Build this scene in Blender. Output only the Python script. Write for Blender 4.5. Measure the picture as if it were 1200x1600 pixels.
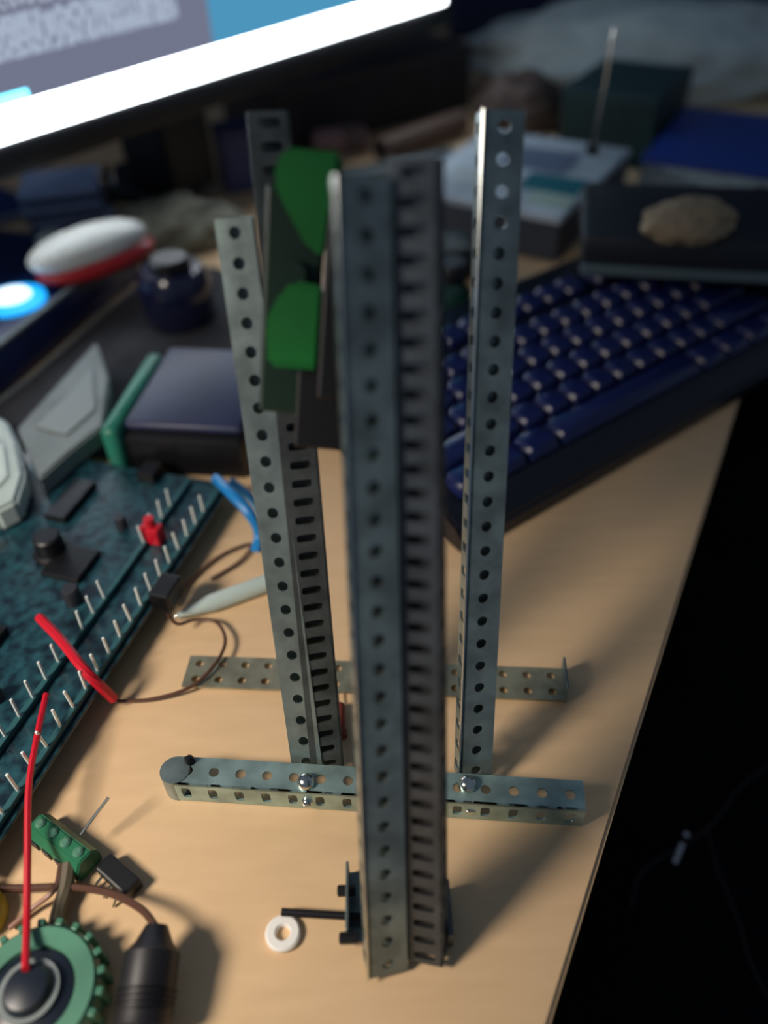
import bpy, bmesh, math, random
from mathutils import Vector, Matrix
random.seed(7)
S = bpy.context.scene
COL = S.collection
PI = math.pi
for o in list(bpy.data.objects):
    bpy.data.objects.remove(o)

# ------------------------------------------------------------------ camera
CAM_H, CAM_PITCH, CAM_ROLL, FPX = 0.28, math.radians(42), math.radians(2.3), 1250.0
FW = Vector((0, math.cos(CAM_PITCH), -math.sin(CAM_PITCH)))
_r = Vector((1, 0, 0)); _u = Vector((0, math.sin(CAM_PITCH), math.cos(CAM_PITCH)))
RT = _r * math.cos(CAM_ROLL) - _u * math.sin(CAM_ROLL)
UP = _u * math.cos(CAM_ROLL) + _r * math.sin(CAM_ROLL)
CAMPOS = Vector((0, 0, CAM_H))
cd = bpy.data.cameras.new('camera'); co = bpy.data.objects.new('camera', cd); COL.objects.link(co)
cd.sensor_fit = 'VERTICAL'; cd.sensor_height = 36.0; cd.lens = 36.0 * FPX / 1600.0
cd.clip_start = 0.01
m = Matrix((RT, UP, -FW)).transposed().to_4x4(); m.translation = CAMPOS
co.matrix_world = m
cd.dof.use_dof = True; cd.dof.focus_distance = 0.30; cd.dof.aperture_fstop = 3.5
S.camera = co

# ------------------------------------------------------------------ world, lights, exposure
w = bpy.data.worlds.new('dim_room'); S.world = w; w.use_nodes = True
w.node_tree.nodes['Background'].inputs[0].default_value = (0.55, 0.72, 1.0, 1)
w.node_tree.nodes['Background'].inputs[1].default_value = 0.13
def spot(name, loc, target, radius, power, color, angle):
    d = bpy.data.lights.new(name, 'SPOT'); d.shadow_soft_size = radius; d.energy = power; d.color = color
    d.spot_size = math.radians(angle); d.spot_blend = 1.0
    o = bpy.data.objects.new(name, d); COL.objects.link(o); o.location = loc
    o.rotation_euler = (Vector(target) - Vector(loc)).to_track_quat('-Z', 'Y').to_euler()
    return o
spot('desk_lamp_light', (-0.40, -0.03, 0.40), (-0.21, 0.12, 0), 0.075, 15.0, (1.0, 0.89, 0.77), 82)
S.view_settings.view_transform = 'Standard'; S.view_settings.look = 'None'
S.view_settings.exposure = 0.0; S.view_settings.gamma = 1.0; S.view_settings.use_curve_mapping = False

# ------------------------------------------------------------------ helpers
def ray(x, y):
    return FW + RT * ((x - 600) / FPX) - UP * ((y - 800) / FPX)
def P(x, y, z=0.0):
    """point of the horizontal plane at height z seen at photograph pixel x, y"""
    d = ray(x, y); return CAMPOS + d * ((z - CAM_H) / d.z)
def Pplane(x, y, p0, n):
    d = ray(x, y); return CAMPOS + d * ((p0 - CAMPOS).dot(n) / d.dot(n))

def srgb(r, g, b):
    f = lambda c: (c / 255 / 12.92) if c / 255 <= 0.04045 else ((c / 255 + 0.055) / 1.055) ** 2.4
    return (f(r), f(g), f(b), 1)
MATS = {}
def mat(name, c, rough=0.5, metal=0.0, noise=0.0, scale=40.0, bump=0.0, c2=None, emit=0.0, spec=0.5, coat=0.0, trans=0.0):
    if name in MATS: return MATS[name]
    M = bpy.data.materials.new(name); M.use_nodes = True
    nt = M.node_tree; b = nt.nodes['Principled BSDF']
    col = srgb(*c)
    b.inputs['Base Color'].default_value = col
    b.inputs['Roughness'].default_value = rough; b.inputs['Metallic'].default_value = metal
    b.inputs['Specular IOR Level'].default_value = spec
    b.inputs['Coat Weight'].default_value = coat
    b.inputs['Transmission Weight'].default_value = trans
    if emit:
        b.inputs['Emission Color'].default_value = col; b.inputs['Emission Strength'].default_value = emit
    tc = nt.nodes.new('ShaderNodeTexCoord'); nz = nt.nodes.new('ShaderNodeTexNoise')
    nz.inputs['Scale'].default_value = scale; nz.inputs['Detail'].default_value = 4
    nt.links.new(tc.outputs['Object'], nz.inputs['Vector'])
    if noise or c2:
        rp = nt.nodes.new('ShaderNodeValToRGB')
        a = srgb(*(c2 if c2 else tuple(max(0, v * (1 - noise)) for v in c)))
        rp.color_ramp.elements[0].color = a; rp.color_ramp.elements[0].position = 0.35
        rp.color_ramp.elements[1].color = col; rp.color_ramp.elements[1].position = 0.65
        nt.links.new(nz.outputs['Fac'], rp.inputs['Fac']); nt.links.new(rp.outputs['Color'], b.inputs['Base Color'])
    if bump:
        bp = nt.nodes.new('ShaderNodeBump'); bp.inputs['Strength'].default_value = bump; bp.inputs['Distance'].default_value = 0.002
        nt.links.new(nz.outputs['Fac'], bp.inputs['Height']); nt.links.new(bp.outputs['Normal'], b.inputs['Normal'])
    MATS[name] = M
    return M

class MB:
    def __init__(s): s.b = bmesh.new()
    def _add(s, n, M):
        vs = s.b.verts[-n:] if False else None
    def box(s, c, size, rot=None, bev=0.0, seg=2):
        t = bmesh.new(); bmesh.ops.create_cube(t, size=1.0)
        bmesh.ops.scale(t, vec=Vector(size), verts=t.verts)
        if bev: bmesh.ops.bevel(t, geom=t.edges[:], offset=bev, segments=seg, affect='EDGES', profile=0.5)
        return s.merge(t, Matrix.Translation(Vector(c)) @ (rot.to_4x4() if rot else Matrix.Identity(4)))
    def merge(s, t, M=None):
        if M is not None: bmesh.ops.transform(t, matrix=M, verts=t.verts)
        me = bpy.data.meshes.new('tmp'); t.to_mesh(me); t.free(); s.b.from_mesh(me); bpy.data.meshes.remove(me); return s
    def cyl(s, p0, p1, r, n=16, r1=None, bev=0.0):
        p0, p1 = Vector(p0), Vector(p1); d = p1 - p0
        t = bmesh.new(); bmesh.ops.create_cone(t, cap_ends=True, segments=n, radius1=r, radius2=r if r1 is None else r1, depth=d.length)
        if bev:
            ed = [e for e in t.edges if any(len(f.verts) > 4 for f in e.link_faces)]
            bmesh.ops.bevel(t, geom=ed, offset=bev, segments=2, affect='EDGES')
        return s.merge(t, Matrix.Translation((p0 + p1) / 2) @ d.to_track_quat('Z', 'Y').to_matrix().to_4x4())
    def tube(s, pts, r, n=8, smooth=6):
        pts = [Vector(p) for p in pts]; out = []
        if smooth and len(pts) > 2:                       # Catmull-Rom
            q = [2 * pts[0] - pts[1]] + pts + [2 * pts[-1] - pts[-2]]
            for i in range(1, len(q) - 2):
                for k in range(smooth):
                    u = k / smooth; a, b, c, d = q[i - 1:i + 3]
                    out.append(0.5 * ((2 * b) + (c - a) * u + (2 * a - 5 * b + 4 * c - d) * u * u + (3 * b - a - 3 * c + d) * u ** 3))
            out.append(pts[-1])
        else: out = pts
        rings = []; up = Vector((0.13, 0.31, 0.94))
        for i, p in enumerate(out):
            t = (out[min(i + 1, len(out) - 1)] - out[max(i - 1, 0)]).normalized()
            x = t.cross(up).normalized(); y = x.cross(t)
            rings.append([s.b.verts.new(p + (x * math.cos(2 * PI * k / n) + y * math.sin(2 * PI * k / n)) * r) for k in range(n)])
        for a, b in zip(rings, rings[1:]):
            for k in range(n): s.b.faces.new((a[k], a[(k + 1) % n], b[(k + 1) % n], b[k]))
        s.b.faces.new(rings[0][::-1]); s.b.faces.new(rings[-1]); return s
    def lathe(s, prof, c=(0, 0, 0), n=32, rot=None, close=False):
        t = bmesh.new(); rings = []
        for r, z in prof:
            rings.append([t.verts.new((max(r, 1e-5) * math.cos(2 * PI * k / n), max(r, 1e-5) * math.sin(2 * PI * k / n), z)) for k in range(n)])
        pr = list(zip(rings, rings[1:])) + ([(rings[-1], rings[0])] if close else [])
        for a, b in pr:
            for k in range(n): t.faces.new((a[k], a[(k + 1) % n], b[(k + 1) % n], b[k]))
        bmesh.ops.remove_doubles(t, verts=t.verts, dist=3e-5)
        return s.merge(t, Matrix.Translation(Vector(c)) @ (rot.to_4x4() if rot else Matrix.Identity(4)))
    def prism(s, poly, z0, z1, bev=0.0):
        t = bmesh.new(); a = [t.verts.new((x, y, z0)) for x, y in poly]; f = t.faces.new(a)
        r = bmesh.ops.extrude_face_region(t, geom=[f]); vs = [v for v in r['geom'] if isinstance(v, bmesh.types.BMVert)]
        bmesh.ops.translate(t, vec=(0, 0, z1 - z0), verts=vs)
        bmesh.ops.recalc_face_normals(t, faces=t.faces)
        if bev: bmesh.ops.bevel(t, geom=t.edges[:], offset=bev, segments=2, affect='EDGES')
        return s.merge(t)
    def blob(s, c, size, amp=0.15, freq=3.0, sub=4, seed=0, flat=True, rot=None):
        from mathutils import noise
        t = bmesh.new(); bmesh.ops.create_icosphere(t, subdivisions=sub, radius=1.0)
        for v in t.verts:
            n = noise.noise(v.co * freq + Vector((seed * 7.3, seed * 3.1, 0))) + 0.5 * noise.noise(v.co * freq * 2.3 + Vector((seed, 0, 5)))
            v.co *= 1 + amp * n
            if flat and v.co.z < -0.55: v.co.z = -0.55
        z0 = min(v.co.z for v in t.verts)
        bmesh.ops.translate(t, vec=(0, 0, -z0), verts=t.verts)
        bmesh.ops.scale(t, vec=Vector(size), verts=t.verts)
        return s.merge(t, Matrix.Translation(Vector(c)) @ (rot.to_4x4() if rot else Matrix.Identity(4)))
    def perf(s, n, pitch, width, thick, hole=('round', 0.002), M=None, rows=1):
        """perforated flat strip: length along z, width along x from 0, thickness along y"""
        t = bmesh.new(); K = 16; cw = width / rows
        for rr in range(rows):
            for i in range(n):
                cx, cz = cw * (rr + .5), pitch * (i + 0.5)
                hx, hz = (hole[1], hole[1]) if hole[0] == 'round' else (hole[1], hole[2])
                fo, fi, bo, bi = [], [], [], []
                for k in range(K):
                    a = 2 * PI * (k + 0) / K; ca, sa = math.cos(a), math.sin(a)
                    q = max(abs(ca), abs(sa)); ox, oz = ca / q * cw / 2, sa / q * pitch / 2
                    if hole[0] == 'round': ix, iz = ca * hx, sa * hz
                    else:
                        e = 0.45; ix = math.copysign(abs(ca) ** e, ca) * hx; iz = math.copysign(abs(sa) ** e, sa) * hz
                    for L, px, pz, y in ((fo, ox, oz, 0), (fi, ix, iz, 0), (bo, ox, oz, thick), (bi, ix, iz, thick)):
                        L.append(t.verts.new((cx + px, y, cz + pz)))
                for k in range(K):
                    j = (k + 1) % K
                    t.faces.new((fo[k], fo[j], fi[j], fi[k])); t.faces.new((bo[j], bo[k], bi[k], bi[j]))
                    t.faces.new((fi[k], fi[j], bi[j], bi[k]))
                    am = 2 * PI * (k + .5) / K
                    side = abs(math.cos(am)) > abs(math.sin(am))
                    edge = (side and ((math.cos(am) > 0 and rr == rows - 1) or (math.cos(am) < 0 and rr == 0))) or \
                           (not side and ((math.sin(am) > 0 and i == n - 1) or (math.sin(am) < 0 and i == 0)))
                    if edge: t.faces.new((fo[j], fo[k], bo[k], bo[j]))
        bmesh.ops.remove_doubles(t, verts=t.verts, dist=2e-5)
        bmesh.ops.recalc_face_normals(t, faces=t.faces)
        return s.merge(t, M)

def obj(name, mb, material, parent=None, label=None, cat=None, group=None, kind=None, smooth=False, loc=None):
    me = bpy.data.meshes.new(name); bmesh.ops.recalc_face_normals(mb.b, faces=mb.b.faces); mb.b.to_mesh(me); mb.b.free()
    me.materials.append(material)
    if smooth:
        me.polygons.foreach_set('use_smooth', [True] * len(me.polygons))
        me.set_sharp_from_angle(angle=math.radians(40))
    o = bpy.data.objects.new(name, me); COL.objects.link(o)
    if parent: o.parent = parent
    if loc is not None: o.location = loc
    return tag(o, label, cat, group, kind)
def tag(o, label=None, cat=None, group=None, kind=None):
    for k, v in (('label', label), ('category', cat), ('group', group), ('kind', kind)):
        if v: o[k] = v
    return o
def thing(name, label, cat, loc=(0, 0, 0), rz=0.0, group=None, rot=None):
    o = bpy.data.objects.new(name, None); COL.objects.link(o); o.empty_display_size = 0.02
    o.location = loc; o.rotation_euler = rot if rot else (0, 0, rz)
    return tag(o, label, cat, group)
def share(src, parent, loc=None, rot=None):
    c = src.copy(); COL.objects.link(c); c.parent = parent
    if loc is not None: c.location = loc
    if rot is not None: c.rotation_euler = rot
    return c
def yaw(a, b): return math.atan2(b.y - a.y, b.x - a.x)
RZ = lambda a: Matrix.Rotation(a, 3, 'Z')
RX = lambda a: Matrix.Rotation(a, 3, 'X')
RY = lambda a: Matrix.Rotation(a, 3, 'Y')

# ------------------------------------------------------------------ materials
STEEL = mat('galvanised_steel', (146, 162, 160), 0.36, 0.7, 0.22, 90, 0.05)
STEELD = mat('dull_steel', (120, 126, 124), 0.5, 0.8, 0.25, 90)
BOLT = mat('bolt_zinc', (215, 220, 215), 0.18, 1.0)
BLACKM = mat('black_oxide', (30, 30, 34), 0.45, 0.6)
BLACK = mat('black_plastic', (16, 16, 20), 0.45, noise=0.3)
CHAR = mat('charcoal_plastic', (44, 46, 54), 0.5, noise=0.2)
NAVY = mat('navy_plastic', (18, 26, 70), 0.32, noise=0.2, scale=200)
NAVYK = mat('navy_key', (20, 30, 80), 0.29, coat=0.0)
TEAL = mat('teal_plastic', (48, 140, 116), 0.4, noise=0.15)
GREEN = mat('green_plastic', (14, 122, 46), 0.5, noise=0.12)
RED = mat('red_insulation', (200, 24, 44), 0.35)
BROWN = mat('brown_insulation', (84, 54, 40), 0.45)
BLUEI = mat('blue_insulation', (30, 130, 200), 0.35)
WHITE = mat('white_nylon', (245, 242, 235), 0.4)
PALE = mat('pale_plastic', (190, 205, 200), 0.45, noise=0.1)
GREY = mat('grey_plastic', (128, 138, 138), 0.55, noise=0.12)

# ------------------------------------------------------------------ setting
wood = bpy.data.materials.new('beech_laminate'); wood.use_nodes = True
nt = wood.node_tree; b = nt.nodes['Principled BSDF']; b.inputs['Roughness'].default_value = 0.38
tc = nt.nodes.new('ShaderNodeTexCoord'); mp = nt.nodes.new('ShaderNodeMapping'); nz = nt.nodes.new('ShaderNodeTexNoise'); rp = nt.nodes.new('ShaderNodeValToRGB')
mp.inputs['Scale'].default_value = (9, 40, 9); mp.inputs['Rotation'].default_value = (0, 0, math.radians(-38)); nz.inputs['Scale'].default_value = 4; nz.inputs['Detail'].default_value = 8
rp.color_ramp.elements[0].position = 0.3; rp.color_ramp.elements[0].color = srgb(216, 182, 140)
rp.color_ramp.elements[1].position = 0.7; rp.color_ramp.elements[1].color = srgb(224, 190, 148)
for a, c in ((tc.outputs['Object'], mp.inputs['Vector']), (mp.outputs[0], nz.inputs['Vector']), (nz.outputs['Fac'], rp.inputs['Fac']), (rp.outputs[0], b.inputs['Base Color'])): nt.links.new(a, c)

e1, e2 = P(860, 1600), P(1145, 660)
de = (e2 - e1).normalized()
f1 = e1 - de * 0.35; f2 = e1 + de * 2.1
desk = thing('desk', 'light beech desk carrying the metal tower, keyboard and clutter', 'desk', (0, 0, 0))
d = MB(); d.prism([(-1.3, f1.y), (f1.x, f1.y), (f2.x, f2.y), (-1.3, f2.y)], -0.028, 0.0, 0.0015)
obj('desktop', d, wood, desk)
dl = MB()
for (x, y) in ((-1.2, f1.y + .08), (-1.2, f2.y - .1), (f2.x - .15, f2.y - .1)):
    dl2 = MB(); dl2.box((x, y, -0.374), (0.05, 0.05, 0.692), bev=0.004); obj('leg', dl2, BLACK, desk)
dl.b.free()
fl = MB(); fl.box((0, 0.9, -0.735), (5, 4.4, 0.03)); obj('floor', fl, mat('black_carpet', (9, 9, 11), 0.95, noise=0.5, scale=60, bump=0.3, spec=0.1), kind='structure')
wl = MB(); wl.box((0, f2.y + 0.16, 0.55), (5, 0.06, 2.6)); obj('wall_back', wl, mat('dim_blue_wall', (70, 84, 110), 0.8, noise=0.1), kind='structure')

# black chair tucked against the right edge of the desk
SZ = -0.20; sc_ = P(1130, 1330, SZ); sc_.z = SZ
ch = thing('chair', 'black upholstered chair seat in the dark right of the desk', 'chair', Vector((sc_.x, sc_.y, -0.72)), math.radians(20))
hz = SZ + 0.72
g = MB(); g.box((.04, .02, hz - .035), (.62, .60, .07), bev=.03, seg=4); obj('seat', g, mat('black_upholstery', (15, 14, 16), .9, noise=.35, scale=30, bump=.4, spec=.15), ch, smooth=True)
g = MB(); g.cyl((.04, .02, .07), (.04, .02, hz - .07), .025, 20); obj('column', g, BLACKM, ch, smooth=True)
for k in range(5):
    a = 2 * PI * k / 5; e = Vector((.04 + .28 * math.cos(a), .02 + .28 * math.sin(a), .055))
    g = MB(); g.cyl((.04, .02, .08), e, .022, 12, .014); lg = obj('leg', g, BLACK, ch, smooth=True)
    g = MB(); g.cyl(e + Vector((-.012 * math.sin(a), .012 * math.cos(a), -.028)), e + Vector((.012 * math.sin(a), -.012 * math.cos(a), -.028)), .026, 18); obj('castor', g, BLACK, lg, smooth=True)
chm = (Matrix.Translation(ch.location) @ RZ(ch.rotation_euler.z).to_4x4()).inverted()
PIPE = mat('brown_piping', (40, 31, 29), .7)
for lab, pts in (('dark brown piping', [(985, 1420), (1000, 1365), (1050, 1330), (1110, 1290), (1160, 1225), (1215, 1190)]), ('dark brown piping', [(1104, 1294), (1120, 1360), (1150, 1430), (1170, 1500), (1200, 1560)])):
    g = MB(); g.tube([chm @ P(x, y, SZ + .0005) for x, y in pts], .0011); obj('piping', g, PIPE, ch, lab, smooth=True)
a, bb = P(1055, 1346, SZ + .001), P(1073, 1302, SZ + .001)
for k, u in enumerate((.02, .2, .38, .55, .95)):
    q = a.lerp(bb, u); g = MB(); g.box((0, 0, 0), ((bb - a).length * .13, .0028, .0016), RZ(yaw(a, bb) - ch.rotation_euler.z), bev=.0004)
    obj('zip_tooth', g, mat('silver_zip', (240, 240, 245), .3, .3), ch, 'small silver zip tooth', loc=chm @ q)

# ------------------------------------------------------------------ the tower
PITCH = 0.010; TH = 0.0009; LEAN = math.radians(24)
tower_base = P(600, 1240)
tower = thing('metal_tower', 'tall tower of perforated metal girders standing on the desk', 'metal model', tower_base)
T0 = tower_base
ldir = Vector((0, math.sin(LEAN), math.cos(LEAN)))
def upright(basepx, toppx, zb=0.0):
    bs = P(*basepx, zb)
    n = Vector((1, 0, 0)).cross(ldir)
    tp = Pplane(*toppx, bs, n)
    return bs, tp
def frame(bs, tp, rz):
    """local z along the post, rotated by rz about it (x to the right, y away from the camera)"""
    z = (tp - bs).normalized(); x = Vector((1, 0, 0)); y = z.cross(x).normalized(); x = y.cross(z)
    M = Matrix((x, y, z)).transposed() @ RZ(rz); M = M.to_4x4(); M.translation = bs - T0
    return M
def girder(bs, tp, rz, holeA, holeB, widthA=.0115, widthB=.0115, mirror=False, pA=.0088, pB=.0088, web=1.0):
    """corner at the post's line; flange A along +x (or -x), flange B along +y"""
    L = (tp - bs).length; M = frame(bs, tp, rz)
    nA, nB = round(L / pA), round(L / pB); g = MB()
    if mirror:
        g.perf(nA, L / nA, widthA, TH, holeA, M @ Matrix.Translation((-widthA, 0, 0)))
        g.perf(nB, L / nB, widthB, TH, holeB, M @ RZ(PI / 2).to_4x4())
    else:
        g.perf(nA, L / nA, widthA, TH, holeA, M)
        g.perf(nB, L / nB, widthB, TH, holeB, M @ Matrix.Translation((TH, 0, 0)) @ RZ(PI / 2).to_4x4())
    if web:                                                            # closed inner web that backs the holes
        sx = -1 if mirror else 1
        g.merge(MB().box((sx * widthA * .5, .0042, L * web / 2), (widthA * .92, .0006, L * web)).b.copy(), M)
    return g
RH = ('round', .0019); SL = ('slot', .0032, .0017); SLF = ('slot', .0034, .0014)
def bolt(c, axis, name='bolt', r=.0028, L=.004, material=None, parent=None):
    a = Vector(axis).normalized(); c = Vector(c)
    q = a.to_track_quat('Z', 'Y').to_matrix()
    g = MB(); g.lathe([(0, L * .55), (r * .5, L * .52), (r * .85, L * .35), (r, 0.0), (r, -.0004), (.0014, -.0004), (.0014, -L), (0, -L)], c, 16, q)
    g.box(c + a * L * .5, (r * 1.5, .0005, .0006), q)
    return obj(name, g, material or BOLT, parent or tower, smooth=True)

# front post: two girders side by side
fA, fAt = upright((577, 1530), (526, 274), .0035); fB, fBt = upright((692, 1512), (684, 243), .0035)
obj('girder', girder(fA, fAt, math.radians(14), RH, SL, .0125, .008), STEEL, tower, 'front girder with round holes')
obj('girder', girder(fB, fBt, math.radians(-16), SLF, RH, .0118, .008, True, pA=.0064), mat('dark_steel', (105, 112, 118), 0.42, 0.85, 0.2, 90), tower, 'darker front girder with slotted holes')
def edge(bs, tp, off, label):  # adds a polished bead along the corner to carry its edge highlight
    q = frame(bs, tp, 0) @ Vector(off); z = (tp - bs); g = MB(); g.cyl(q, q + z, .00045, 8)
    obj('highlight_edge', g, BOLT, tower, label, smooth=True)
edge(fA, fAt, (-.0003, -.0003, 0), 'polished bead added for the bright edge highlight')
# right upright
rA, rAt = upright((718, 1222), (757, 170), .006)
obj('girder', girder(rA, rAt, math.radians(8), RH, SL, .0122, .009, web=.86), STEEL, tower, 'right hand upright girder')
edge(rA, rAt, (-.0003, -.0003, 0), 'polished bead added for the bright edge highlight')
# left upright: shorter light strip bolted to a taller dark girder
lA, lAt = upright((457, 1206), (334, 342), .006); lB, lBt = upright((538, 1200), (452, 172), .006)
L_ = (lAt - lA).length; n = round(L_ / .0088); g = MB(); g.perf(n, L_ / n, .0118, TH, RH, frame(lA, lAt, math.radians(-8)))
g.merge(MB().box((.0059, .004, L_ / 2), (.011, .0006, L_)).b.copy(), frame(lA, lAt, math.radians(-8)))
obj('strip', g, STEEL, tower, 'shorter light strip of the left upright')
obj('girder', girder(lB, lBt, math.radians(12), SLF, RH, .0125, .008, True, pA=.0064), STEELD, tower, 'dark left girder behind the light strip')

# base girder lying across, L section: top flange and front flange
bl, br = P(266, 1225, .012), P(936, 1268, .012)
nb = round((br - bl).length / PITCH); ang = yaw(bl, br)
Mb = Matrix.Translation(bl - T0) @ RZ(ang).to_4x4() @ RY(PI / 2).to_4x4()      # local z -> along, x -> down
g = MB()
g.perf(nb, PITCH, .0115, TH, SL, Mb)                                            # front flange hangs down from the edge
g.perf(nb, PITCH, .0115, TH, RH, Mb @ Matrix.Translation((TH, 0, 0)) @ RZ(PI / 2).to_4x4())  # top flange goes back
base_girder = obj('girder', g, mat('green_steel', (176, 204, 198), 0.34, 0.65, 0.2, 90), tower, 'base girder lying across the desk')
ax = Vector((math.cos(ang), math.sin(ang), 0)); ay = Vector((-ax.y, ax.x, 0))
# rounded end cap at the left end
g = MB(); g.cyl(bl - T0 + ax * .0002 + ay * .0055 + Vector((0, 0, -.0118)), bl - T0 + ax * .0002 + ay * .0055 + Vector((0, 0, .0004)), .0056, 20)
obj('end_cap', g, STEEL, tower, smooth=True)
for px, py in ((478, 1222), (730, 1226)):
    p = P(px, py, .0125) - T0; bolt(p, (0, -.3, 1), r=.0034, L=.006, parent=base_girder)
for px, py in ((480, 1252), (735, 1262)):
    p = P(px, py, .006) - T0; bolt(p, (0, -1, .2), r=.0022, parent=base_girder)
bolt(P(297, 1190, .012) - T0, (0, 0, 1), 'screw', .002, .006, BLACKM, base_girder)
# rail joining the base girder with the front foot, hidden behind the front post
q0, q1 = P(640, 1440, .003), P(628, 1240, .003)
g = MB(); dv = (q1 - q0); Mr = Matrix.Translation(q0 - T0 - Vector((.006, 0, 0))) @ RZ(yaw(q0, q1) - PI / 2).to_4x4() @ RX(-PI / 2).to_4x4()
g.perf(round(dv.length / PITCH) , PITCH, .012, TH, RH, Mr)
obj('strip', g, STEEL, tower, 'strip on the desk under the front post')
# foot bracket with two dark bolts and an axle
fb = P(566, 1432, 0) - T0
g = MB(); g.perf(3, .0075, .012, TH, RH, Matrix.Translation(fb + Vector((-.0045, -.008, .001))) @ RX(-PI / 2).to_4x4() @ RY(0).to_4x4())
g.box(fb + Vector((-.0045, .003, .006)), (.001, .022, .010), bev=.0003)
obj('foot_bracket', g, STEEL, tower)
fr = P(690, 1435, 0) - T0
g = MB(); g.box(fr + Vector((.002, 0, .005)), (.002, .018, .009), bev=.0004); g.box(fr + Vector((-.003, 0, .001)), (.012, .018, .0012), bev=.0003)
obj('foot_bracket', g, STEELD, tower)
for px, py in ((556, 1391), (560, 1465)):
    p = P(px, py, .006) - T0
    g = MB(); g.cyl(p, p + Vector((-.0062, 0, 0)), .0019, 6, bev=.0003); obj('bolt', g, BLACKM, tower, 'dark bolt of the front foot')
p0, p1 = P(440, 1425, .004) - T0, P(572, 1433, .004) - T0
g = MB(); g.cyl(p0, p1, .0013, 10); obj('axle', g, BLACKM, tower, 'thin dark axle of the front foot')

# loose strip behind the tower
s0, s1 = P(284, 1074, .0015), P(872, 1096, .0015)
sa = yaw(s0, s1); ns = round((s1 - s0).length / PITCH)
strip = thing('perforated_strip', 'flat wide perforated metal strip on the desk behind the tower', 'metal strip', s0, sa)
g = MB(); g.perf(ns, PITCH, .016, .001, ('round', .0018), RZ(0).to_4x4() @ RY(PI / 2).to_4x4() @ RZ(PI/2).to_4x4(), rows=2)
o = obj('strip', g, mat('yellowed_steel', (178, 176, 150), 0.4, 0.7, 0.2, 90), strip)
g = MB(); g.box((ns * PITCH, .008, .004), (.001, .016, .010), bev=.0003); obj('end_tab', g, STEEL, strip)

a, b_ = P(529, 1100, .003), P(533, 1152, .003)
rs = thing('red_resistor', 'small red-brown resistor lying behind the front girder', 'resistor', a); dv = b_ - a; qm = dv.to_track_quat('Z', 'Y').to_matrix(); Lq = dv.length
g = MB(); g.lathe([(0, 0), (.0024, .0006), (.0028, Lq * .12), (.0022, Lq * .25), (.0022, Lq * .75), (.0028, Lq * .88), (.0024, Lq), (0, Lq)], (0, 0, 0), 16, qm); obj('body', g, mat('red_brown_enamel', (120, 52, 38), .35), rs, smooth=True)
g = MB(); g.cyl(-dv * .4, Vector((0, 0, 0)), .0004, 8); obj('lead', g, BOLT, rs)

# white washer and nut
wp = P(443, 1461)
g = MB(); g.lathe([(.0024, 0), (.0054, 0), (.0058, .0006), (.0058, .0020), (.0052, .0026), (.0028, .0026), (.0024, .0021)], (0, 0, 0), 32, close=True)
obj('washer', g, WHITE, label='round white washer lying flat on the desk', cat='washer', smooth=True, loc=wp)

# green clip clasped between the left upright and the front post
gt, gb = Pplane(478, 236, rA + Vector((0, -.02, 0)), Vector((1, 0, 0)).cross(ldir)), Pplane(462, 572, rA + Vector((0, -.02, 0)), Vector((1, 0, 0)).cross(ldir))
zc = (gt - gb); Lc = zc.length; zc.normalize(); xc = Vector((1, 0, 0)); yc = zc.cross(xc).normalized(); xc = yc.cross(zc)
clip = bpy.data.objects.new('green_clip', None); COL.objects.link(clip)
tag(clip, 'bright green and black plastic clip hanging beside the front girder', 'clip')
Mc = Matrix((xc, yc, zc)).transposed().to_4x4(); Mc.translation = gb; clip.matrix_world = Mc
def lobe(prof):
    g = MB(); g.prism(prof, -.006, .006, .0014); bmesh.ops.transform(g.b, matrix=RX(PI / 2).to_4x4(), verts=g.b.verts); return g
W = .0074
obj('jaw', lobe([(-W, 0), (W * .95, 0), (W, Lc * .40), (-W * .2, Lc * .42), (-W * .9, Lc * .30), (-W * 1.15, Lc * .2)]), GREEN, clip, smooth=True)
obj('jaw', lobe([(W * .35, Lc * .56), (W, Lc * .54), (W * 1.35, Lc), (-W * .75, Lc), (-W * 1.1, Lc * .86), (-W * .5, Lc * .72)]), GREEN, clip, smooth=True)
g = MB(); g.box((W * 1.62, .001, Lc * .38), (.0105, .013, Lc * 1.05), bev=.001); obj('back_plate', g, BLACK, clip)
g = MB(); g.cyl((-W * .3, -.004, Lc * .44), (-W * .3, .008, Lc * .44), .0042, 20); g.box((-W * .3, .003, Lc * .3), (W * 2.2, .004, Lc * 1.1), bev=.001); obj('hinge', g, mat('dark_green_plastic', (14, 44, 30), 0.45), clip)
g = MB(); g.box((W * 1.0, .003, -Lc * .2), (.014, .005, Lc * .45), bev=.001); obj('tail', g, BLACK, clip)

# ------------------------------------------------------------------ keyboard
kz = .012
k0 = P(724, 872, 0); k1 = P(1160, 622, 0); ka = yaw(k0, k1)
KT = math.radians(5)
kb = thing('keyboard', 'dark navy computer keyboard with glossy keys at the desk edge', 'keyboard', k0, ka)
KW, KD = .45, .158
prof = [(0, 0), (0, .010), (.006, .016), (.022, .019), (KD - .012, .031), (KD - .003, .032), (KD, .028), (KD, 0)]
g = MB(); t = bmesh.new(); vs = [t.verts.new((0, y, z)) for y, z in prof]; f = t.faces.new(vs)
r = bmesh.ops.extrude_face_region(t, geom=[f]); bmesh.ops.translate(t, vec=(KW, 0, 0), verts=[v for v in r['geom'] if isinstance(v, bmesh.types.BMVert)])
bmesh.ops.recalc_face_normals(t, faces=t.faces); bmesh.ops.bevel(t, geom=t.edges[:], offset=.002, segments=2, affect='EDGES'); g.merge(t)
obj('case', g, mat('black_navy_plastic', (14, 16, 30), 0.35, noise=0.2, scale=200), kb, smooth=True)
slope = math.atan2(.012, KD - .034)
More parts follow.
